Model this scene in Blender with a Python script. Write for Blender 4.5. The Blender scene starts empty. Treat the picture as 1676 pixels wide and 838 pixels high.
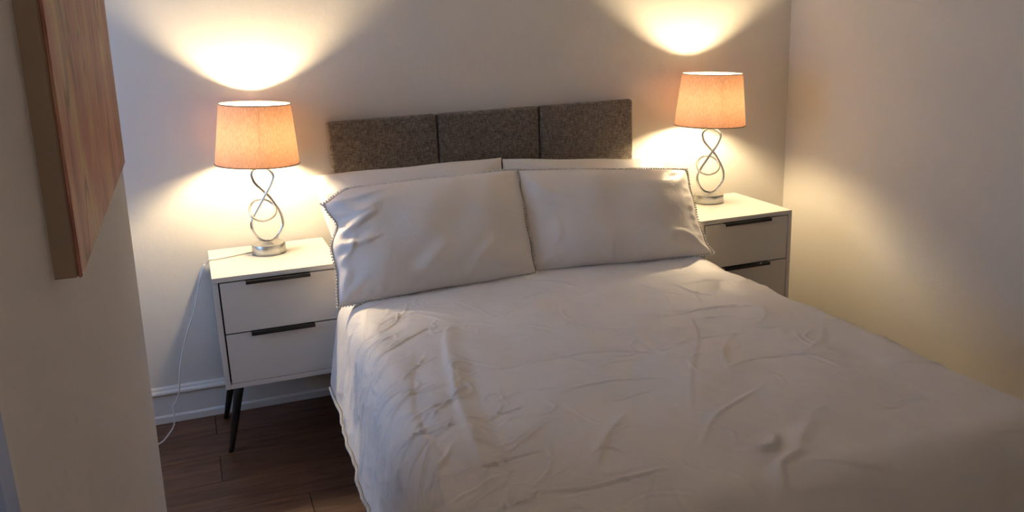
import bpy, bmesh, math, random
import numpy as np
from mathutils import Vector, Matrix
random.seed(7)
rng = np.random.default_rng(11)
SC = bpy.context.scene
COL = SC.collection
R = math.radians

# ---------------------------------------------------------------- camera
F_PX, CAM = 1464.5935, Vector((0.0, -3.6605, 1.5655))
yaw, pit, rol = R(19.3923), R(15.2591), R(-2.2436)
fwd = Vector((math.sin(yaw)*math.cos(pit), math.cos(yaw)*math.cos(pit), -math.sin(pit)))
rt = Vector((math.cos(yaw), -math.sin(yaw), 0)); up = rt.cross(fwd)
r2 = math.cos(rol)*rt + math.sin(rol)*up
u2 = -math.sin(rol)*rt + math.cos(rol)*up
cd = bpy.data.cameras.new('camera'); cam = bpy.data.objects.new('camera', cd); COL.objects.link(cam)
M3 = Matrix((r2, u2, -fwd)).transposed()
cam.matrix_world = Matrix.Translation(CAM) @ M3.to_4x4()
cd.sensor_width = 36; cd.lens = F_PX/1676*36; cd.clip_start = 0.02
SC.camera = cam

# ---------------------------------------------------------------- world, daylight, exposure
SC.view_settings.view_transform = 'Standard'; SC.view_settings.look = 'None'
SC.view_settings.gamma = 1; SC.view_settings.use_curve_mapping = False
SC.view_settings.exposure = 0.10
W = bpy.data.worlds.new('sky'); SC.world = W; W.use_nodes = True
bg = W.node_tree.nodes['Background']
bg.inputs[0].default_value = (0.36, 0.57, 1.0, 1); bg.inputs[1].default_value = 4.9
BULB = 1120.0
BULB_COL = (1.0, 0.775, 0.465)

WX0, WX1, WZ0, WZ1 = -1.3, -1.3, 0.85, 2.05      # alcove window opening in the left wall
WY0, WY1 = -1.35, -0.35
def portal(name, loc, rot, sx, sy):
    ld = bpy.data.lights.new(name, 'AREA'); ld.shape = 'RECTANGLE'; ld.size = sx; ld.size_y = sy
    ld.cycles.is_portal = True
    o = bpy.data.objects.new(name, ld); o.location = loc; o.rotation_euler = rot; COL.objects.link(o)
portal('window_daylight', (-1.42, (WY0+WY1)/2, (WZ0+WZ1)/2), (0, R(-90), 0), WZ1-WZ0, WY1-WY0)

# added warm fill from behind the camera
hl = bpy.data.lights.new('rear_fill_light', 'AREA'); hl.shape = 'RECTANGLE'; hl.size = .8; hl.size_y = 1.2; hl.energy = 4.2; hl.color = (1.0, .87, .74)
ho = bpy.data.objects.new('rear_fill_light', hl); ho.location = (.6, -4.55, 1.1); ho.rotation_euler = (R(90), 0, 0); COL.objects.link(ho)

# ---------------------------------------------------------------- materials
class NT:
    def __init__(s, name):
        s.m = bpy.data.materials.new(name); s.m.use_nodes = True
        s.t = s.m.node_tree; s.b = s.t.nodes['Principled BSDF']; s.out = s.t.nodes['Material Output']
    def n(s, typ, **kw):
        nd = s.t.nodes.new(typ)
        for k, v in kw.items():
            if k.startswith('_'): setattr(nd, k[1:], v)
            else:
                key = int(k[1:]) if k[0] == 'i' and k[1:].isdigit() else k.replace('__', ' ')
                nd.inputs[key].default_value = v
        return nd
    def l(s, a, b): s.t.links.new(a, b)
    def coord(s, scale, kind='Object', loc=(0, 0, 0)):
        tc = s.n('ShaderNodeTexCoord'); mp = s.n('ShaderNodeMapping')
        s.l(tc.outputs[kind], mp.inputs[0]); mp.inputs['Scale'].default_value = scale; mp.inputs['Location'].default_value = loc
        return mp.outputs[0]
    def noise(s, vec, scale, detail=4, rough=.5, dist=0):
        nd = s.n('ShaderNodeTexNoise', Scale=scale, Detail=detail, Roughness=rough, Distortion=dist); s.l(vec, nd.inputs['Vector']); return nd.outputs[0]
    def ramp(s, fac, stops):
        r = s.n('ShaderNodeValToRGB'); e = r.color_ramp.elements
        while len(e) < len(stops): e.new(.5)
        for i, (p, c) in enumerate(stops): e[i].position = p; e[i].color = (*c, 1)
        s.l(fac, r.inputs[0]); return r.outputs[0]
    def bump(s, h, strength, dist, prev=None):
        b = s.n('ShaderNodeBump', Strength=strength, Distance=dist); s.l(h, b.inputs['Height'])
        if prev: s.l(prev, b.inputs['Normal'])
        return b.outputs[0]
    def setp(s, **kw):
        for k, v in kw.items(): s.b.inputs[k.replace('__', ' ')].default_value = v
        return s
def simple(name, col, rough=.5, metal=0, **kw):
    m = NT(name); m.setp(Base__Color=(*col, 1), Roughness=rough, Metallic=metal, **kw)
    v = m.coord((1, 1, 1)); c = m.ramp(m.noise(v, 9, 4), [(.3, tuple(x*.95 for x in col)), (.7, tuple(min(1, x*1.03) for x in col))])
    m.l(c, m.b.inputs['Base Color']); return m

# painted plaster
def plaster(name, col):
    m = NT(name); m.setp(Roughness=.62, Specular__IOR__Level=.35)
    v = m.coord((1, 1, 1))
    big = m.noise(v, 2.2, 4, .55)
    c = m.ramp(big, [(.25, tuple(x*.95 for x in col)), (.75, col)])
    sp = m.noise(v, 34, 2, .5)                       # little flecks of missing paint
    fl = m.ramp(sp, [(.20, (.55, .50, .45)), (.235, (1, 1, 1))])
    mx = m.n('ShaderNodeMixRGB', _blend_type='MULTIPLY', Fac=.35); m.l(c, mx.inputs[1]); m.l(fl, mx.inputs[2])
    m.l(mx.outputs[0], m.b.inputs['Base Color'])
    b1 = m.bump(m.noise(v, 1.6, 3, .5), .35, .03)
    b2 = m.bump(m.noise(v, 11, 5, .62), .34, .008, b1)
    b3 = m.bump(m.noise(v, 160, 3, .6), .25, .001, b2)
    m.l(b3, m.b.inputs['Normal']); return m.m
M_WALL = plaster('wall_paint', (.78, .735, .67))
M_PIER = plaster('pier_paint', (.74, .70, .66))
M_CEIL = plaster('ceiling_paint', (.80, .78, .75))
M_TRIM = simple('gloss_trim_paint', (.76, .73, .70), .32).m
M_DAYLIT = simple('daylight_tinted_gloss_paint', (.34, .42, .66), .35).m  # blue daylight spill painted into the colour of the white trim
M_UPVC = simple('window_frame_white', (.8, .8, .8), .3).m

def wood_floor():
    m = NT('dark_wood_plank'); m.setp(Roughness=.42, Specular__IOR__Level=.45)
    oi = m.n('ShaderNodeObjectInfo')
    tc = m.n('ShaderNodeTexCoord'); mp = m.n('ShaderNodeMapping'); m.l(tc.outputs['Object'], mp.inputs[0])
    mul = m.n('ShaderNodeMath', _operation='MULTIPLY', i1=37.0); m.l(oi.outputs['Random'], mul.inputs[0])
    cx = m.n('ShaderNodeCombineXYZ'); m.l(mul.outputs[0], cx.inputs[0]); m.l(mul.outputs[0], cx.inputs[1])
    m.l(cx.outputs[0], mp.inputs['Location']); mp.inputs['Scale'].default_value = (1.1, 9, 9)
    v = mp.outputs[0]
    g = m.noise(v, 3.2, 8, .65, .8)
    c = m.ramp(g, [(.28, (.050, .021, .011)), (.45, (.105, .046, .025)), (.62, (.170, .080, .045)), (.8, (.23, .13, .08))])
    tone = m.ramp(oi.outputs['Random'], [(0, (.72, .70, .68)), (1, (1.12, 1.05, 1.0))])
    mx = m.n('ShaderNodeMixRGB', _blend_type='MULTIPLY', Fac=1); m.l(c, mx.inputs[1]); m.l(tone, mx.inputs[2])
    blotch = m.ramp(m.noise(m.coord((1, 3, 1)), 6, 4, .6), [(.45, (1, 1, 1)), (.7, (1.15, 1.12, 1.05))])
    m2 = m.n('ShaderNodeMixRGB', _blend_type='MULTIPLY', Fac=.6); m.l(mx.outputs[0], m2.inputs[1]); m.l(blotch, m2.inputs[2])
    m.l(m2.outputs[0], m.b.inputs['Base Color'])
    m.l(m.bump(g, .3, .002), m.b.inputs['Normal']); return m.m
M_FLOOR = wood_floor()
M_SUB = simple('dark_underlay', (.02, .014, .01), .9).m

def cloth(name, col, rough=.6, sheen=.35):
    m = NT(name); m.setp(Roughness=rough, Sheen__Weight=sheen, Sheen__Roughness=.4, Specular__IOR__Level=.3)
    v = m.coord((1, 1, 1))
    c = m.ramp(m.noise(v, 5, 4), [(.3, tuple(x*.965 for x in col)), (.7, col)])
    m.l(c, m.b.inputs['Base Color'])
    b1 = m.bump(m.noise(v, 9, 5, .62, .6), .30, .012)
    b2 = m.bump(m.noise(v, 420, 2), .12, .0006, b1)
    m.l(b2, m.b.inputs['Normal']); return m.m
M_BED = cloth('washed_white_cotton', (.86, .803, .755), .5)
M_PIL = cloth('pillowcase_cotton', (.84, .785, .74), .45)
M_PIL2 = cloth('back_pillowcase_cotton', (.83, .79, .75), .55)
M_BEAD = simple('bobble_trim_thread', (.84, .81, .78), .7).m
M_TRIM_SHADE = simple('painted_shade_trim_thread', (.50, .41, .33), .9).m  # darkened tan paints in the shade in the gaps between the bobbles
M_MATT = cloth('mattress_ticking', (.75, .73, .70), .8)
M_DIV = simple('divan_fabric', (.20, .18, .16), .9).m

def tweed():
    m = NT('grey_brown_woven_fabric'); m.setp(Roughness=.9, Sheen__Weight=.25, Specular__IOR__Level=.2)
    h = m.noise(m.coord((42, 42, 300)), 1.0, 3, .6); w = m.noise(m.coord((300, 42, 42)), 1.0, 3, .6)
    ad = m.n('ShaderNodeMath', _operation='ADD'); m.l(h, ad.inputs[0]); m.l(w, ad.inputs[1])
    hf = m.n('ShaderNodeMath', _operation='MULTIPLY', i1=.5); m.l(ad.outputs[0], hf.inputs[0])
    c = m.ramp(hf.outputs[0], [(.36, (.055, .046, .039)), (.46, (.125, .107, .090)), (.55, (.20, .172, .145)), (.66, (.36, .31, .26))])
    m.l(c, m.b.inputs['Base Color']); m.l(m.bump(hf.outputs[0], .6, .002), m.b.inputs['Normal']); return m.m
M_TWEED = tweed()

def cabinet():
    m = NT('cream_matt_laminate'); m.setp(Roughness=.38, Specular__IOR__Level=.4)
    v = m.coord((1, 1, 1)); c = m.ramp(m.noise(v, 4, 3), [(.3, (.70, .665, .61)), (.7, (.72, .685, .63))])
    m.l(c, m.b.inputs['Base Color']); m.l(m.bump(m.noise(v, 350, 2), .08, .0005), m.b.inputs['Normal']); return m.m
M_CAB = cabinet()
M_GAP = simple('dark_cabinet_interior', (.03, .022, .017), .8).m
M_BLK = simple('matt_black_metal', (.012, .012, .013), .35).m
M_LEG = simple('black_stained_wood', (.014, .014, .016), .45).m
M_CHROME = NT('polished_chrome').setp(Base__Color=(.86, .86, .86, 1), Metallic=1.0, Roughness=.09).m
M_BASE = NT('brushed_chrome_base'); M_BASE.setp(Base__Color=(.62, .63, .61, 1), Metallic=1.0, Roughness=.32)
M_BASE.l(M_BASE.bump(M_BASE.noise(M_BASE.coord((1, 1, 1)), 60, 3), .05, .001), M_BASE.b.inputs['Normal']); M_BASE = M_BASE.m
M_CABLE = simple('clear_white_cable', (.80, .77, .72), .35).m

def shade_mat():
    m = NT('peach_linen_shade'); t = m.t; t.nodes.remove(m.b)
    v = m.coord((260, 260, 60)); g = m.noise(v, 1, 4, .65)
    oc = m.ramp(g, [(.30, (.68, .32, .18)), (.50, (.80, .41, .24)), (.70, (.88, .50, .31))])
    geo = m.n('ShaderNodeNewGeometry')
    mx = m.n('ShaderNodeMixRGB', i2=(.88, .80, .68, 1)); m.l(geo.outputs['Backfacing'], mx.inputs[0]); m.l(oc, mx.inputs[1])
    d = m.n('ShaderNodeBsdfDiffuse'); m.l(mx.outputs[0], d.inputs[0])
    tr = m.n('ShaderNodeBsdfTranslucent'); m.l(oc, tr.inputs[0])
    ms = m.n('ShaderNodeMixShader', Fac=SHADE_T); m.l(d.outputs[0], ms.inputs[1]); m.l(tr.outputs[0], ms.inputs[2])
    m.l(ms.outputs[0], m.out.inputs[0])
    bp = m.bump(g, .3, .001); m.l(bp, d.inputs['Normal']); return m.m
SHADE_T = .033
M_SHADE = shade_mat()
M_SEAM = simple('seam_thread', (.75, .38, .22), .8).m
M_RIM = simple('brown_shade_edging', (.10, .065, .045), .7).m
def emit(name, col, s):
    m = NT(name); m.setp(Base__Color=(*col, 1), Emission__Color=(*col, 1), Emission__Strength=s); return m.m
M_BULB = emit('lit_bulb', BULB_COL, BULB)

def art_wood():
    m = NT('reddish_grained_wood'); m.setp(Roughness=.5)
    v = m.coord((1, .42, .15))
    g = m.noise(v, 9, 7, .6, 1.4)
    c = m.ramp(g, [(.32, (.07, .028, .018)), (.41, (.22, .08, .055)), (.48, (.40, .15, .11)), (.54, (.46, .22, .14)), (.62, (.55, .36, .21))])
    k = m.noise(m.coord((1, .5, .09)), 13, 2, .5, .9)
    cr = m.ramp(k, [(.485, (1, 1, 1)), (.5, (.25, .17, .13)), (.515, (1, 1, 1))])
    mx = m.n('ShaderNodeMixRGB', _blend_type='MULTIPLY', Fac=.95); m.l(c, mx.inputs[1]); m.l(cr, mx.inputs[2])
    m.l(mx.outputs[0], m.b.inputs['Base Color']); m.l(m.bump(k, .2, .003), m.b.inputs['Normal']); return m.m
M_ART = art_wood()
def art_side():
    m = NT('plain_brown_wood_edge'); m.setp(Roughness=.6)
    c = m.ramp(m.noise(m.coord((1, 1, .2)), 6, 4, .5), [(.3, (.27, .18, .12)), (.7, (.37, .26, .18))])
    m.l(c, m.b.inputs['Base Color']); return m.m
M_ARTS = art_side()
def glass():
    m = NT('window_glass'); m.setp(Base__Color=(1, 1, 1, 1), Roughness=0, Transmission__Weight=1.0, IOR=1.02, Specular__IOR__Level=.5); return m.m
M_GLASS = glass()

# ---------------------------------------------------------------- helpers
def link(name, me, mat, parent=None, smooth=False):
    o = bpy.data.objects.new(name, me); COL.objects.link(o)
    if mat is not None:
        for mm in (mat if isinstance(mat, (list, tuple)) else [mat]): me.materials.append(mm)
    if smooth: me.polygons.foreach_set('use_smooth', [True]*len(me.polygons))
    if parent: o.parent = parent
    return o
def obj(name, bm, mat, parent=None, smooth=False):
    bmesh.ops.recalc_face_normals(bm, faces=bm.faces[:])
    me = bpy.data.meshes.new(name); bm.to_mesh(me); bm.free()
    return link(name, me, mat, parent, smooth)
def struct(o): o['kind'] = 'structure'; return o
def tag(o, label, cat, group=None):
    o['label'] = label; o['category'] = cat
    if group: o['group'] = group
    return o
def empty(name, loc, label, cat, group=None, rot=(0, 0, 0)):
    o = bpy.data.objects.new(name, None); COL.objects.link(o); o.location = loc; o.rotation_euler = rot; o.empty_display_size = .05
    return tag(o, label, cat, group)
def box(bm, x0, x1, y0, y1, z0, z1, bev=0, seg=1):
    b = bmesh.new(); bmesh.ops.create_cube(b, size=1)
    for v in b.verts: v.co = Vector(((x0+x1)/2+v.co.x*(x1-x0), (y0+y1)/2+v.co.y*(y1-y0), (z0+z1)/2+v.co.z*(z1-z0)))
    if bev: bmesh.ops.bevel(b, geom=b.edges[:], offset=bev, segments=seg, affect='EDGES', profile=.5)
    me = bpy.data.meshes.new('tmp'); b.to_mesh(me); b.free(); bm.from_mesh(me); bpy.data.meshes.remove(me)
    return bm
def B(*a, **k): return box(bmesh.new(), *a, **k)
def lathe(prof, seg=64, bm=None, ox=0, oy=0):
    bm = bm or bmesh.new(); rings = []
    for r, z in prof:
        rings.append([bm.verts.new((ox+r*math.cos(2*math.pi*i/seg), oy+r*math.sin(2*math.pi*i/seg), z)) for i in range(seg)] if r > 1e-6 else [bm.verts.new((ox, oy, z))])
    for a, b in zip(rings, rings[1:]):
        for i in range(seg):
            j = (i+1) % seg
            if len(a) == 1: bm.faces.new((a[0], b[j], b[i]))
            elif len(b) == 1: bm.faces.new((a[i], a[j], b[0]))
            else: bm.faces.new((a[i], a[j], b[j], b[i]))
    return bm
def smooth_path(pts, n, closed):
    P = [Vector(p) for p in pts]; m = len(P); out = []
    segs = m if closed else m-1
    for i in range(segs):
        g = lambda k: P[k % m] if closed else P[max(0, min(m-1, k))]
        p0, p1, p2, p3 = g(i-1), g(i), g(i+1), g(i+2)
        for k in range(n):
            t = k/n
            out.append(.5*((2*p1)+(p2-p0)*t+(2*p0-5*p1+4*p2-p3)*t*t+(3*p1-p0-3*p2+p3)*t**3))
    if not closed: out.append(P[-1])
    return out
def tube(bm, pts, r, seg=10, closed=False, n=4):
    P = smooth_path(pts, n, closed); m = len(P); rings = []
    nrm = None
    for i in range(m):
        a = P[(i-1) % m] if (closed or i > 0) else P[i]; b = P[(i+1) % m] if (closed or i < m-1) else P[i]
        t = (b-a).normalized()
        if nrm is None: nrm = t.orthogonal().normalized()
        nrm = (nrm-t*nrm.dot(t)).normalized(); bn = t.cross(nrm)
        rr = r(i/(m-1)) if callable(r) else r
        rings.append([bm.verts.new(P[i]+nrm*math.cos(2*math.pi*k/seg)*rr+bn*math.sin(2*math.pi*k/seg)*rr) for k in range(seg)])
    rng_ = range(m if closed else m-1)
    for i in rng_:
        A, Bq = rings[i], rings[(i+1) % m]
        off = 0
        if closed and i == m-1:
            off = min(range(seg), key=lambda o: sum((A[k].co-Bq[(k+o) % seg].co).length for k in range(seg)))
        for k in range(seg): bm.faces.new((A[k], A[(k+1) % seg], Bq[(k+1+off) % seg], Bq[(k+off) % seg]))
    if not closed: bm.faces.new(rings[0][::-1]); bm.faces.new(rings[-1])
    return bm
def copy_tree(o, parent=None):
    c = o.copy(); COL.objects.link(c); c.parent = parent
    for ch in [x for x in bpy.data.objects if x.parent == o]: copy_tree(ch, c)
    return c
def grid_mesh(name, P, loops=None):
    ny, nx = P.shape[:2]
    idx = np.arange(ny*nx).reshape(ny, nx)
    f = np.stack([idx[:-1, :-1], idx[:-1, 1:], idx[1:, 1:], idx[1:, :-1]], -1).reshape(-1, 4)
    me = bpy.data.meshes.new(name)
    me.vertices.add(ny*nx); me.vertices.foreach_set('co', P.reshape(-1).astype(np.float32))
    me.loops.add(f.size); me.loops.foreach_set('vertex_index', f.reshape(-1).astype(np.int32))
    me.polygons.add(len(f)); me.polygons.foreach_set('loop_start', np.arange(0, f.size, 4, dtype=np.int32))
    me.update(calc_edges=True); me.validate(); return me
def gnormals(P):
    du = np.gradient(P, axis=1); dv = np.gradient(P, axis=0)
    n = np.cross(du, dv); return n/np.maximum(np.linalg.norm(n, axis=-1, keepdims=True), 1e-9)
def polydist(X, Y, pl):
    """distance to a polyline, signed side, and position along it 0..1"""
    pl = np.array([list(p) for p in smooth_path([(a, b, 0) for a, b in pl], 4, False)])[:, :2]
    D = np.full(X.shape, 9.); S = np.zeros(X.shape); T = np.zeros(X.shape)
    n = len(pl)-1
    for i in range(n):
        a, b = pl[i], pl[i+1]; d = b-a; L2 = d@d+1e-12
        t = np.clip(((X-a[0])*d[0]+(Y-a[1])*d[1])/L2, 0, 1)
        ex, ey = X-(a[0]+t*d[0]), Y-(a[1]+t*d[1]); dd = np.hypot(ex, ey)
        m = dd < D; D[m] = dd[m]; S[m] = np.sign(d[0]*ey-d[1]*ex)[m]; T[m] = ((i+t)/n)[m]
    return D, S, T
def crease(X, Y, pl, amp, w, asym=.5):
    D, S, T = polydist(X, Y, pl)
    e = np.sin(np.pi*np.clip(T, .03, .97))**.6
    s = np.where(S > 0, w, w*asym)
    return amp*e*(np.exp(-(D/s)**2) - .35*np.exp(-((D-1.8*w)/w)**2)*(S > 0))
def wavy(X, Y, n, wl0, wl1, seed):
    r = np.random.default_rng(seed); Z = np.zeros(X.shape)
    for _ in range(n):
        wl = r.uniform(wl0, wl1); a = r.uniform(0, 2*np.pi); k = 2*np.pi/wl
        Z += np.sin(k*(X*np.cos(a)+Y*np.sin(a))+r.uniform(0, 6.28) + 1.3*np.sin(k*.37*(Y*np.cos(a)-X*np.sin(a))+r.uniform(0, 6.28)))
    return Z/math.sqrt(n)
def beads(name, pts, rad, mat, parent):
    """a row of small thread bobbles, one joined mesh"""
    t = bmesh.new(); bmesh.ops.create_icosphere(t, subdivisions=1, radius=rad)
    V = np.array([v.co[:] for v in t.verts]); Fc = np.array([[v.index for v in f.verts] for f in t.faces]); t.free()
    pts = np.array(pts); n = len(pts)
    VV = (pts[:, None, :]+V[None]).reshape(-1, 3); FF = (Fc[None]+np.arange(n)[:, None, None]*len(V)).reshape(-1, 3)
    me = bpy.data.meshes.new(name); me.from_pydata(VV.tolist(), [], FF.tolist())
    o = link(name, me, mat, parent, True); o['kind'] = 'stuff'; return o
def resample(pts, step):
    pts = np.array(pts); d = np.r_[0, np.cumsum(np.linalg.norm(np.diff(pts, axis=0), axis=1))]
    s = np.arange(0, d[-1], step); return np.stack([np.interp(s, d, pts[:, k]) for k in range(3)], 1)

# ---------------------------------------------------------------- room shell
XR, XL, YR, H = 2.73, -1.3, -4.6, 2.45
fl = struct(obj('floor', B(XL-.12, XR+.12, YR-.12, .12, -.06, -.012), M_SUB))
pw, plen = .203, 1.26
mesh_cache = {}
row = 0; y = -.005
def plank(x0, x1, y0, y1):
    key = (round(x1-x0, 3), round(y1-y0, 3))
    if key not in mesh_cache:
        b = B(-key[0]/2, key[0]/2, -key[1]/2, key[1]/2, -.012, 0, bev=.0012)
        me = bpy.data.meshes.new('plank'); b.to_mesh(me); b.free(); me.materials.append(M_FLOOR); mesh_cache[key] = me
    o = bpy.data.objects.new('plank', mesh_cache[key]); COL.objects.link(o); o.parent = fl
    o.location = ((x0+x1)/2, (y0+y1)/2, 0)
joints = [-.05, .55, -.047, -.66, .23, -.40]
while y > YR:
    y1 = y; y0 = max(y-pw, YR)
    xs = [XL]; x = joints[row % 6]
    while x-plen > XL: x -= plen
    while x <= XL: x += plen
    while x < XR: xs.append(x); x += plen
    xs.append(XR)
    for a, b in zip(xs, xs[1:]): plank(a+.0008, b-.0008, y0+.0008, y1-.0008)
    y -= pw; row += 1
struct(obj('ceiling', B(XL-.12, XR+.12, YR-.12, .12, H, H+.1), M_CEIL))
struct(obj('wall_back', B(XL-.12, XR+.12, 0, .12, -.012, H), M_WALL))
struct(obj('wall_right', B(XR, XR+.12, YR, 0, -.012, H), M_WALL))
struct(obj('wall_rear', B(XL-.12, XR+.12, YR-.12, YR, -.012, H), M_WALL))
# left wall with the window opening
bm = bmesh.new()
for (y0, y1, z0, z1) in [(YR, WY0, -.012, H), (WY0, WY1, -.012, WZ0), (WY0, WY1, WZ1, H), (WY1, 0, -.012, H)]:
    box(bm, XL-.12, XL, y0, y1, z0, z1)
struct(obj('wall_left', bm, M_WALL))
def window(name, y0, y1):
    w = bpy.data.objects.new(name, None); COL.objects.link(w); w.location = (XL-.06, (y0+y1)/2, WZ0); struct(w)
    hw = (y1-y0)/2; h = WZ1-WZ0; b = bmesh.new()
    for a in [(-.025, .025, -hw, -hw+.05, 0, h), (-.025, .025, hw-.05, hw, 0, h), (-.025, .025, -hw+.05, hw-.05, 0, .05), (-.025, .025, -hw+.05, hw-.05, h-.05, h), (-.02, .02, -hw+.05, hw-.05, h/2-.02, h/2+.02)]:
        box(b, *a, bev=.004)
    obj('window_frame', b, M_UPVC, w)
    for z0, z1 in ((.05, h/2-.02), (h/2+.02, h-.05)): obj('pane', B(-.003, .003, -hw+.05, hw-.05, z0, z1), M_GLASS, w)
    obj('window_sill', B(.03, .12, -hw-.0, hw+.0, 0.0, .02, bev=.004), M_TRIM, w)
window('window_1', WY0, WY1)

# pier in the left foreground, a little out of plumb
def px(z): return -.153-(1.2-z)*.0218
b = bmesh.new()
ys = (-2.985, -1.50); vs = []
for z in (-.012, H):
    for (x_, y_) in ((-.45, ys[0]), (px(z), ys[0]), (px(z), ys[1]), (-.45, ys[1])): vs.append(b.verts.new((x_, y_, z)))
for f in [(0, 1, 2, 3), (4, 5, 6, 7), (0, 1, 5, 4), (1, 2, 6, 5), (2, 3, 7, 6), (3, 0, 4, 7)]: b.faces.new([vs[i] for i in f])
bmesh.ops.bevel(b, geom=[e for e in b.edges if abs(e.verts[0].co.z-e.verts[1].co.z) > 1], offset=.012, segments=4, affect='EDGES', profile=.5)
struct(obj('wall_pier', b, M_PIER))
struct(obj('trim_1', B(-.45, -.150, -3.03, -2.987, -.0, 2.1, bev=.003), M_DAYLIT))

# baseboards with a moulded top
def skirting(name, x0, x1):
    prof = [(0, 0), (-.020, 0), (-.020, .026), (-.017, .030), (-.013, .034), (-.013, .115), (-.019, .120), (-.023, .127), (-.021, .134), (-.012, .139), (-.010, .147), (-.004, .152), (0, .152)]
    b = bmesh.new(); A = [b.verts.new((x0, p[0], p[1])) for p in prof]; C = [b.verts.new((x1, p[0], p[1])) for p in prof]
    for i in range(len(prof)):
        j = (i+1) % len(prof); b.faces.new((A[i], A[j], C[j], C[i]))
    b.faces.new(A); b.faces.new(C[::-1]); return obj(name, b, M_TRIM)
struct(skirting('baseboard_back', XL, XR-.014))
struct(obj('baseboard_right', B(XR-.014, XR, YR, 0, 0, .105, bev=.004), M_TRIM))

# ---------------------------------------------------------------- bed
bed = empty('double_bed', (1.185, -1.06, 0), 'double bed with a grey-brown upholstered three-panel headboard against the back wall', 'bed')
def bo(name, bm, mat, parent=bed, smooth=False):
    for v in bm.verts: v.co -= Vector((1.185, -1.06, 0))
    return obj(name, bm, mat, parent, smooth)
bo('divan_base', B(.565, 1.83, -2.22, -.10, .06, .33, bev=.015, seg=2), M_DIV)
for x in (.62, 1.75):
    for y_ in (-.2, -2.1): bo('castor', lathe([(0, 0), (.02, 0), (.022, .03), (.02, .062), (0, .062)], 20, ox=x, oy=y_), M_BLK)
bo('mattress', B(.59, 1.83, -2.235, -.10, .331, .545, bev=.06, seg=5), M_MATT, smooth=True)
# headboard: three padded panels on a board
bo('headboard', B(.515, 1.855, -.035, -.008, .30, 1.165, bev=.003), M_TWEED)
hb = [o for o in bpy.data.objects if o.name == 'headboard'][0]
def pad(x0, x1):
    nx, nz = 46, 46; z0, z1 = .40, 1.173
    b = B(x0+.0026, x1-.0026, -.08, -.0355, z0, z1, bev=.014, seg=4)
    for v in b.verts:
        c = v.co
        if c.y < -.07: pass
    return b
for k in range(3):
    x0 = .5095+k*.45
    p = bo('padded_panel', pad(x0, x0+.45), M_TWEED, hb, True)
    md = p.modifiers.new('n', 'WEIGHTED_NORMAL')

# ---------------------------------------------------------------- duvet
NU, NV = 400, 460
HL, HR, HF = .40, .36, .42
X0t, X1t, Y0t, Y1t, ZT = .525, 1.79, -.36, -2.24, .607
def duvet_base(U, V):
    """U cloth x from X0t-HL to X1t+HR, V cloth y going from Y0t to Y1t-HF"""
    shift = np.interp(-V, [.3, .48, .56, 1.0, 1.5, 2.2], [.112, .106, 0, -.012, -.045, -.07])
    ox = np.where(U < X0t, U-X0t, np.where(U > X1t, U-X1t, 0)); oy = np.where(V < Y1t, V-Y1t, 0)
    d = np.hypot(ox, oy); dx = np.where(d > 0, ox/np.maximum(d, 1e-9), 0); dy = np.where(d > 0, oy/np.maximum(d, 1e-9), 0)
    r, tm = .115, R(80)
    th = np.minimum(d/r, tm); rest = np.maximum(d-r*tm, 0)
    out = r*np.sin(th)+rest*math.cos(tm); down = r*(1-np.cos(th))+rest*math.sin(tm)
    cx = np.clip(U, X0t, X1t); cy = np.maximum(V, Y1t)
    X = cx+dx*out+shift*np.clip((1.3-cx)/.8, 0, 1)-np.interp(-V, [.3, .54, .62], [.02, .02, 0])*(cx > 1.7); Yy = cy+dy*out
    crown = .007*np.sin(np.pi*np.clip((cx-X0t)/(X1t-X0t), 0, 1))
    return np.stack([X, Yy, ZT+crown-down], -1), d, down
u = np.linspace(X0t-HL, X1t+HR, NU); v = np.linspace(Y0t, Y1t-HF, NV)
U, V = np.meshgrid(u, v)
P, d, down = duvet_base(U, V)
N = gnormals(P)
if N[NV//2, NU//2, 2] < 0: N = -N
hh = np.zeros(U.shape)
hh += .0045*wavy(U, V, 7, .30, .70, 3)+.0016*wavy(U, V, 8, .10, .22, 5)
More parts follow.
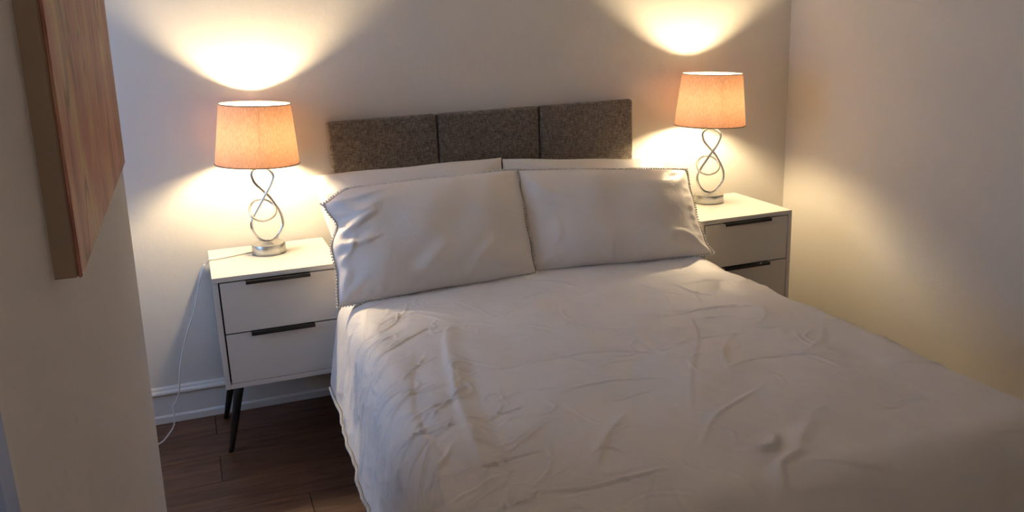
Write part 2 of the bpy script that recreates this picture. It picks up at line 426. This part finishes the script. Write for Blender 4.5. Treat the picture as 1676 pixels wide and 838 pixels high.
CR = [  # (polyline on the cloth, height, width)
    ([(.443, -1.553), (.679, -1.48), (.888, -1.46), (1.064, -1.479), (1.183, -1.536), (1.336, -1.488), (1.554, -1.493)], .0045, .010),
    ([(.794, -1.686), (.966, -1.677), (1.077, -1.704), (1.148, -1.756)], .0040, .009),
    ([(1.255, -1.749), (1.425, -1.697), (1.635, -1.755)], .0045, .009),
    ([(1.285, -1.297), (1.462, -1.28), (1.644, -1.328)], .0045, .009),
    ([(.578, -1.182), (.501, -1.608), (.505, -1.883), (.512, -2.068)], -.008, .035),
    ([(.72, -1.05), (.669, -1.187), (.605, -1.599), (.573, -1.891), (.548, -2.121)], .012, .040),
    ([(.766, -2.084), (.845, -1.967), (.954, -1.843)], .006, .022),
    ([(1.09, -2.13), (1.137, -2.15), (1.18, -2.10)], .016, .026),
    ([(1.07, -2.30), (1.11, -2.23), (1.19, -2.19)], .016, .024),
    ([(1.17, -2.20), (1.22, -2.14), (1.30, -2.07)], .009, .03),
    ([(1.452, -1.219), (1.345, -1.473), (1.17, -1.741), (1.072, -1.923)], .003, .010),
    ([(1.507, -1.428), (1.338, -1.62), (1.264, -1.785)], .004, .016),
    ([(1.795, -1.481), (1.642, -1.655), (1.517, -1.705)], .004, .016),
    ([(.622, -2.12), (.732, -2.14), (.902, -2.15)], .006, .014),
    ([(.985, -2.119), (1.114, -1.968), (1.306, -1.865)], .004, .012),
    ([(1.182, -1.354), (1.184, -1.651)], .004, .02),
    ([(.305, -1.77), (.385, -1.636), (.505, -1.508), (.578, -1.496)], .006, .013),
    ([(.299, -1.896), (.406, -1.769), (.52, -1.697)], .006, .012),
    ([(.357, -2.037), (.441, -1.897), (.503, -1.789)], .006, .012),
    ([(.317, -1.551), (.409, -1.479), (.516, -1.467)], .005, .012),
    ([(.22, -1.25), (.36, -1.12), (.50, -1.05)], .006, .014),
    ([(.24, -1.00), (.35, -.88), (.46, -.84)], .005, .014),
    ([(.20, -1.45), (.33, -1.32), (.45, -1.27)], .006, .014),
    ([(.488, -1.875), (.468, -1.971), (.459, -2.117)], .005, .016),
    ([(1.08, -.72), (1.16, -.78), (1.22, -.86)], .006, .02),
    ([(.60, -.86), (.66, -.93), (.70, -1.0)], .003, .012),
]
for pl, a, w in CR: hh += crease(U, V, pl, a*(1.0 if w < .015 else .8), w*.75, .4)
rr = np.random.default_rng(21)
for k in range(260):
    left = rr.random() < .45
    cx = rr.uniform(.16, .70) if left else rr.uniform(.6, 1.95); cy = rr.uniform(-2.3, -.75)
    a = R(rr.normal(38, 22)) if left else R(rr.choice([8, 70, 110, 160])+rr.normal(0, 16)); L = rr.uniform(.05, .24)
    c, s = math.cos(a), math.sin(a); q = rr.uniform(-.03, .03)
    pl = [(cx-c*L/2, cy-s*L/2), (cx-s*q, cy+c*q), (cx+c*L/2, cy+s*L/2)]
    m = (abs(U-cx) < L/2+.08) & (abs(V-cy) < L/2+.08)
    sub = crease(U[m], V[m], pl, rr.uniform(.0012, .0036)*(1.7 if left else 1.15), rr.uniform(.0035, .0075), .4); hh[m] += sub
# crumpled facets, strongest over the left drop
lw = np.interp(U, [.1, .45, .8, 1.9], [1.0, .9, .35, .25])
rid = 1-np.minimum(np.abs(wavy(U+.3*V, V*.8, 5, .16, .34, 31)), 1.2); hh += .0048*lw*rid
rid = 1-np.minimum(np.abs(wavy(U+.4*V, V*.8, 5, .07, .15, 33)), 1.2); hh += .0016*lw*rid
# hanging folds
hang = np.clip(down/.3, 0, 1)
along = np.where(V < Y1t, U, V)
hh += hang**1.3*(.0045*np.sin(along*2*np.pi/.34+1.0+1.2*np.sin(along*5))+.0018*np.sin(along*2*np.pi/.11+.7))
hh *= np.interp(-V, [.3, .66, .80], [.15, .3, 1.0])
P = P+N*hh[..., None]
me = grid_mesh('duvet', P)
duv = link('duvet', me, M_BED, None, True)
tag(duv, 'large creased off-white cotton duvet covering the double bed', 'duvet')
md = duv.modifiers.new('thick', 'SOLIDIFY'); md.thickness = .012; md.offset = -1
if N[NV//2, NU//2] @ np.array([0, 0, 1]) > 0:
    pn = me.polygons[len(me.polygons)//2].normal
    if pn.z < 0: me.flip_normals()
hem = np.concatenate([P[46:, 0]+np.array([-.006, 0, -.003]), P[-1, 1:]+np.array([0, -.003, -.004])])
beads('bobble_trim', resample(hem, .0125), .0050, M_BEAD, duv)
b = bmesh.new(); tube(b, [tuple(p+np.array([.003, 0, .003])) for p in hem[::3]], .0026, 6, False, 1); obj('hem_piping', b, M_TRIM_SHADE, duv, True)

def duvet_z(x, y):
    iu = np.clip(np.rint((x-u[0])/(u[1]-u[0])), 0, NU-1).astype(int); iv = np.clip(np.rint((y-v[0])/(v[1]-v[0])), 0, NV-1).astype(int)
    z = P[iv, iu, 2]
    return np.where(x < .45, np.minimum(z, P[iv, iu, 2]), z)

# ---------------------------------------------------------------- pillows
def pillow(name, BL, BR, TR, TL, T0, seed, mat, label, group, folds=(), trim=True, pinch=.022, zfloor=None, ears=None, sag=1.0):
    nu, nv = 110, 76
    uu = np.sign(np.linspace(-1, 1, nu))*(1-(1-abs(np.linspace(-1, 1, nu)))**1.25); vv = np.sign(np.linspace(-1, 1, nv))*(1-(1-abs(np.linspace(-1, 1, nv)))**1.25)
    Ug, Vg = np.meshgrid(uu, vv)
    BL, BR, TR, TL = map(np.array, (BL, BR, TR, TL))
    r = np.random.default_rng(seed)
    a = pinch*(1+.2*r.normal()); bq = pinch*.8
    Us = Ug*(1-a*(1-Vg**2)*np.abs(Ug)**2); Vs = Vg*(1-.4*bq*(1-Ug**2)*np.abs(Vg)**2*np.where(Vg > 0, 1, .25))
    e1 = .006*np.sin(Vg*9+seed)*np.abs(Ug)**6; e2 = .007*np.sin(Ug*7+seed*1.7)*np.abs(Vg)**6
    Us = Us+e1; Vs = Vs+e2
    s, t = (Us+1)/2, (Vs+1)/2
    base = (1-s)[..., None]*(1-t)[..., None]*BL+s[..., None]*(1-t)[..., None]*BR+s[..., None]*t[..., None]*TR+(1-s)[..., None]*t[..., None]*TL
    n = np.cross(BR-BL, TL-BL); n = n/np.linalg.norm(n)          # towards the room (-y)
    if n[1] > 0: n = -n
    ux = (BR-BL)/np.linalg.norm(BR-BL)
    W_, H_ = np.linalg.norm(BR-BL), np.linalg.norm(TL-BL)
    au, av = np.abs(Ug), np.abs(Vg)
    ev = np.where(Vg < 0, 3.6*sag, 2.6)
    prof = np.maximum(1-au**3.0, 0)**.62*np.maximum(1-av**ev, 0)**.58
    if ears:
        for (cu, cv, rad, off) in ears:
            g = np.exp(-(((Ug-cu)/rad)**2+((Vg-cv)/rad)**2))[..., None]; base = base+g*np.array(off)
    X, Y = Ug*W_/2, Vg*H_/2
    sides = []
    for side, k in ((1, 1.0), (-1, .75)):
        w = wavy(X, Y, 6, .16, .40, seed*7+side)*.0042+wavy(X, Y, 6, .07, .13, seed*5+side)*.0010
        edge = np.minimum((1-au)*W_/2, (1-av)*H_/2)
        w = w*np.clip(edge/.05, 0, 1)
        # gathered puckers along the seams and at corners
        puck = .0028*np.sin(X*2*np.pi/.045+2*np.sin(X*13+seed))*np.exp(-((1-av)*H_/2-.02)**2/.018**2)+.0032*np.sin(Y*2*np.pi/.05+2*np.sin(Y*11+seed))*np.exp(-((1-au)*W_/2-.025)**2/.022**2)
        w += .55*puck*np.clip(edge/.008, 0, 1)
        for cu, cv in ((-1, -1), (1, -1), (1, 1), (-1, 1)):
            dx, dy = X-cu*W_/2, Y-cv*H_/2; rr_ = np.hypot(dx, dy); an = np.arctan2(dy, dx)
            w += .0040*np.sin(an*9+seed+cu*2+cv)*np.exp(-((rr_-.09)/.06)**2)*np.clip(edge/.02, 0, 1)
        if side == 1:
            for pl, am, wd in folds: w += crease(X, Y, [(p*W_/2, q*H_/2) for p, q in pl], am, wd)*np.clip(edge/.01, 0, 1)
        th = T0*k*prof+w*np.clip(prof*2, 0, 1)
        Q = base+side*n*th[..., None]
        zf = duvet_z(Q[..., 0], Q[..., 1])+.0015; Q[..., 2] = np.where(Q[..., 2] < zf, zf, Q[..., 2])
        sides.append(Q)
    bm = bmesh.new()
    fr = [[bm.verts.new(sides[0][i, j]) for j in range(nu)] for i in range(nv)]
    bk = [[fr[i][j] if i in (0, nv-1) or j in (0, nu-1) else bm.verts.new(sides[1][i, j]) for j in range(nu)] for i in range(nv)]
    for i in range(nv-1):
        for j in range(nu-1):
            bm.faces.new((fr[i][j], fr[i][j+1], fr[i+1][j+1], fr[i+1][j])); bm.faces.new((bk[i][j], bk[i+1][j], bk[i+1][j+1], bk[i][j+1]))
    c = (BL+BR)/2
    for v_ in bm.verts: v_.co -= Vector(c)
    o = obj(name, bm, mat, None, True); o.location = c; tag(o, label, 'pillow', group)
    if trim:
        F = sides[0]-c
        rim = np.concatenate([F[:, 0], F[-1, 1:], F[::-1, -1][1:], F[0, ::-1][1:]])+n*.002
        rc = rim-rim.mean(0); beads('bobble_trim', resample(rim+rc/np.linalg.norm(rc, axis=1, keepdims=True)*.0060+n*.003, .0112), .0045, M_BEAD, o)
        b = bmesh.new(); tube(b, [tuple(p) for p in rim[::2]], .0024, 6, True, 1); obj('seam_piping', b, M_TRIM_SHADE, o, True)
    return o
# back row
pillow('pillow', (.478, -.36, .60), (1.145, -.36, .60), (1.185, -.215, .992), (.412, -.215, .990), .075, 3, M_PIL2,
       'plain pillow behind the front left one, pointed corner over the left nightstand', 'pillows propped on the bed', trim=False, pinch=.008)
pillow('pillow', (1.19, -.36, .60), (1.88, -.36, .60), (1.945, -.20, .915), (1.185, -.215, .985), .075, 4, M_PIL2,
       'plain pillow behind the front right one, only its top strip showing', 'pillows propped on the bed', trim=False, pinch=.008)
# front row
pillow('pillow', (.400, -.685, .604), (1.157, -.64, .606), (1.187, -.40, .968), (.425, -.41, .962), .098, 5, M_PIL,
       'front left white pillow with bobble trim and a crumpled left side', 'pillows propped on the bed',
       folds=[([(-1, .15), (-.80, .20), (-.55, .42)], .014, .022), ([(-.98, .0), (-.82, -.12), (-.62, -.08)], .013, .018), ([(-.96, .5), (-.75, .42), (-.5, .55)], .009, .02),
              ([(-.99, -.35), (-.85, -.2), (-.8, .05)], .008, .014), ([(.25, -.95), (.38, -.65), (.6, -.4)], .006, .02), ([(-.3, -.9), (-.1, -.6), (.1, -.3)], .005, .03),
              ([(-.9, .75), (-.7, .70), (-.45, .8)], .007, .016)],
       ears=[(-1, 1, .15, (-.014, -.03, -.045)), (-1, .35, .22, (.030, .01, 0)), (-1, -.6, .4, (.010, 0, 0))])
pillow('pillow', (1.150, -.61, .606), (1.868, -.70, .604), (1.925, -.42, .902), (1.178, -.415, .970), .098, 6, M_PIL,
       'front right white pillow with bobble trim and smooth front', 'pillows propped on the bed',
       folds=[([(-.98, .9), (-.75, .45), (-.5, .3)], .010, .03), ([(.95, -.9), (.75, -.55), (.55, -.5)], .008, .02), ([(.9, .8), (.6, .6), (.3, .65)], .005, .03), ([(-.9, -.8), (-.7, -.4), (-.72, 0)], .006, .025)],
       ears=[(1, -1, .22, (.012, -.01, .010))])

# ---------------------------------------------------------------- nightstands
NW, ND, NT_, NB = .4504, .4358, .7009, .2787
def nightstand(x, yb, label):
    g = empty('nightstand', (x, yb, 0), label, 'nightstand', 'two-drawer nightstands beside the bed')
    th = .018
    obj('top_panel', B(0, NW, -ND, 0, NT_-th, NT_, bev=.0012), M_CAB, g)
    for xa in (0, NW-th): obj('side_panel', B(xa, xa+th, -ND, -.0005, NB, NT_-th-.0002, bev=.0008), M_CAB, g)
    obj('bottom_panel', B(th+.0002, NW-th-.0002, -ND, -.0005, NB, NB+th, bev=.0008), M_CAB, g)
    obj('back_panel', B(th+.0002, NW-th-.0002, -.008, -.002, NB+th, NT_-th-.0002), M_GAP, g)
    obj('inner_carcass', B(th+.0004, NW-th-.0004, -ND+.028, -.009, NB+th+.0004, NT_-th-.0006), M_GAP, g)
    zm = .488
    for (z0, z1) in ((zm+.002, NT_-th-.0045), (NB+th+.002, zm-.003)):
        dr = obj('drawer', B(th+.0055, NW-th-.002, -ND+.0015, -ND+.026, z0, z1, bev=.001), M_CAB, g)
        hx = NW/2
        b = bmesh.new(); box(b, hx-.113, hx+.113, -ND-.014, -ND+.012, z1+.0002, z1+.0026, bev=.0006); box(b, hx-.113, hx+.113, -ND-.016, -ND-.0125, z1-.010, z1+.0026, bev=.0006)
        obj('handle', b, M_BLK, dr)
    for sx, sy in ((0, 0), (1, 0), (0, 1), (1, 1)):
        tx, ty = (.052, -ND+.075) if not sy else (.052, -.085)
        fx, fy = (-.010, -.362) if not sy else (-.013, -.040)
        if sx: tx, fx = NW-tx, NW-fx
        b = bmesh.new(); tube(b, [(fx, fy, .0), (tx, ty, NB)], lambda t: .0095+.0105*t, 18, False, 4)
        for v_ in b.verts:
            if v_.co.z < .012: v_.co.z = 0.0
            if v_.co.z > NB-.03: v_.co.z = NB-.0002
        obj('leg', b, M_LEG, g, True)
    return g
ns1 = nightstand(.0057, -.0269, 'cream two-drawer nightstand left of the bed, black angled legs and trailing lamp cable')
ns2 = copy_tree(ns1); ns2.location = (1.9327, -.0959, 0)
ns2['label'] = 'cream two-drawer nightstand right of the bed, lower half hidden by the duvet'

# ---------------------------------------------------------------- lamps
FIG = [(-.033, .313), (-.031, .291), (-.024, .274), (-.008, .253), (.01, .233), (.027, .211), (.04, .188), (.052, .165), (.061, .139), (.063, .11), (.054, .084), (.036, .061), (.017, .050), (0, .047), (-.02, .052), (-.037, .067), (-.051, .091), (-.055, .118), (-.050, .137), (-.039, .156), (-.026, .176), (-.009, .201), (.010, .230), (.027, .255), (.039, .277), (.045, .296), (.041, .311), (.029, .324), (.014, .332), (-.004, .334), (-.02, .328)]
RING = [(-.056, .172), (-.049, .190), (-.034, .203), (-.013, .208), (.007, .205), (.027, .193), (.038, .176), (.040, .159), (.029, .143), (.009, .133), (-.014, .130), (-.037, .138), (-.051, .152)]
def lamp(x, y, label, tilt, tilt_x, yaw_, hoop_rot, cable):
    g = empty('table_lamp', (x, y, NT_), label, 'lamp', 'table lamps on the nightstands')
    obj('base', lathe([(0, 0), (.0625, 0), (.064, .0015), (.064, .0365), (.0625, .039), (0, .040)], 72), M_BASE, g, True).modifiers.new('n', 'EDGE_SPLIT').split_angle = R(50)
    obj('stem', lathe([(0, .037), (.0065, .037), (.0065, .053), (0, .053)], 24), M_CHROME, g, True).modifiers.new('n', 'EDGE_SPLIT').split_angle = R(50)
    k = len(FIG)
    # figure-eight loop: the two strands pass in front of and behind each other where they cross
    pts = [(fx, .0065*math.sin(2*math.pi*(i-4)/k+math.pi/2), fz) for i, (fx, fz) in enumerate(FIG)]
    h = obj('figure_eight_loop', tube(bmesh.new(), pts, .0056, 12, True, 4), M_CHROME, g, True); h.rotation_euler.z = hoop_rot
    pts = [(fx, .020*math.sin((fz-.169)/.04*math.pi/2), fz) for i, (fx, fz) in enumerate(RING)]
    rg = obj('loop_ring', tube(bmesh.new(), pts, .0052, 12, True, 5), M_CHROME, g, True); rg.rotation_euler.z = hoop_rot
    obj('lamp_holder', lathe([(0, .330), (.008, .330), (.008, .352), (.017, .356), (.017, .400), (0, .402)], 28), M_CHROME, g, True)
    obj('bulb', lathe([(0, .4022), (.011, .4025), (.012, .425), (.017, .433), (.021, .444), (.0225, .455), (.021, .466), (.016, .475), (.008, .480), (0, .4805)], 20), M_BULB, g, True)
    # tapered drum shade
    zt, zb, rt_, rb_ = .572, .350, .130, .1545
    sh = lathe([(rb_+(rt_-rb_)*i/12, zb+(zt-zb)*i/12) for i in range(13)], 96)
    for f in sh.faces:
        if f.normal.dot(f.calc_center_median().to_2d().to_3d()) < 0: f.normal_flip()
    me = bpy.data.meshes.new('lamp_shade'); sh.to_mesh(me); sh.free()
    s = link('lamp_shade', me, M_SHADE, g, True)
    piv = Vector((0, 0, .45))
    s.matrix_local = Matrix.Translation(piv) @ Matrix.Rotation(tilt, 4, 'Y') @ Matrix.Rotation(tilt_x, 4, 'X') @ Matrix.Rotation(yaw_, 4, 'Z') @ Matrix.Translation(-piv)
    for nm, r0, z0 in (('top_rim', rt_, zt), ('bottom_rim', rb_, zb)):
        obj(nm, tube(bmesh.new(), [(r0*math.cos(a*math.pi/24), r0*math.sin(a*math.pi/24), z0) for a in range(48)], 0.0019, 6, True, 2), M_RIM, s, True)
    b = bmesh.new()
    for a in (0, 120, 240):
        c_, s_ = math.cos(R(a)), math.sin(R(a)); tube(b, [(.018*c_, .018*s_, .3985), (.07*c_, .07*s_, .395), (.1475*c_, .1475*s_, .41)], .0013, 6, False, 3)
    obj('shade_fitting', b, M_CHROME, s, True)
    b = bmesh.new(); a0 = R(-90)
    vs_ = [[b.verts.new(((r_+.0006)*math.cos(a0+da), (r_+.0006)*math.sin(a0+da), z_)) for da in (-.006, .006)] for r_, z_ in ((rt_, zt), (rb_, zb))]
    b.faces.new((vs_[0][0], vs_[0][1], vs_[1][1], vs_[1][0]))
    obj('seam', b, M_SEAM, s)
    if cable:
        C = [(.172, -.150, .7045), (.139, -.160, .7045), (.076, -.185, .7045), (.031, -.195, .7045), (.008, -.2, .7050), (-.006, -.2, .694), (-.023, -.2, .667), (-.039, -.2, .624), (-.064, -.2, .535), (-.102, -.2, .442), (-.128, -.2, .372), (-.148, -.2, .301), (-.165, -.2, .202), (-.179, -.2, .166), (-.195, -.2, .144), (-.196, -.2, .105), (-.201, -.2, .067), (-.223, -.2, .033), (-.262, -.21, .004), (-.33, -.22, .004), (-.5, -.10, .004), (-.62, -.03, .004)]
        loc = [(a-x, b_-y, c_-NT_) for a, b_, c_ in C]
        cb = obj('cable', tube(bmesh.new(), loc, .0027, 8, False, 4), M_CABLE, g, True)
        b = bmesh.new(); tube(b, [(-.010-x, -.2-y, .690-NT_), (-.019-x, -.2-y, .672-NT_), (-.026-x, -.2-y, .655-NT_), (-.033-x, -.2-y, .637-NT_)], lambda t: .0045+.0035*math.sin(math.pi*t), 10, False, 3)
        obj('inline_switch', b, M_CABLE, cb, True)
    return g
lamp(.230, -.177, 'lit table lamp with peach linen shade and looped chrome stem on the left nightstand', R(3.3), R(0), R(0), 0, True)
lamp(2.164, -.222, 'lit table lamp with peach linen shade and looped chrome stem on the right nightstand', R(2.2), R(0), R(-12), R(-22), False)

# ---------------------------------------------------------------- wooden panel on the pier
w = empty('wooden_wall_panel', (-.1582, -2.238, 1.328), 'thick upright wooden panel with reddish grain hanging on the left foreground wall', 'wall art', rot=(0, R(1.25), 0))
obj('panel_body', B(.002, .0302, -.426, .426, -.012, .62, bev=.002), M_ARTS, w)
obj('grained_face', B(.0304, .0342, -.426, .426, -.012, .62, bev=.0012), M_ART, w)
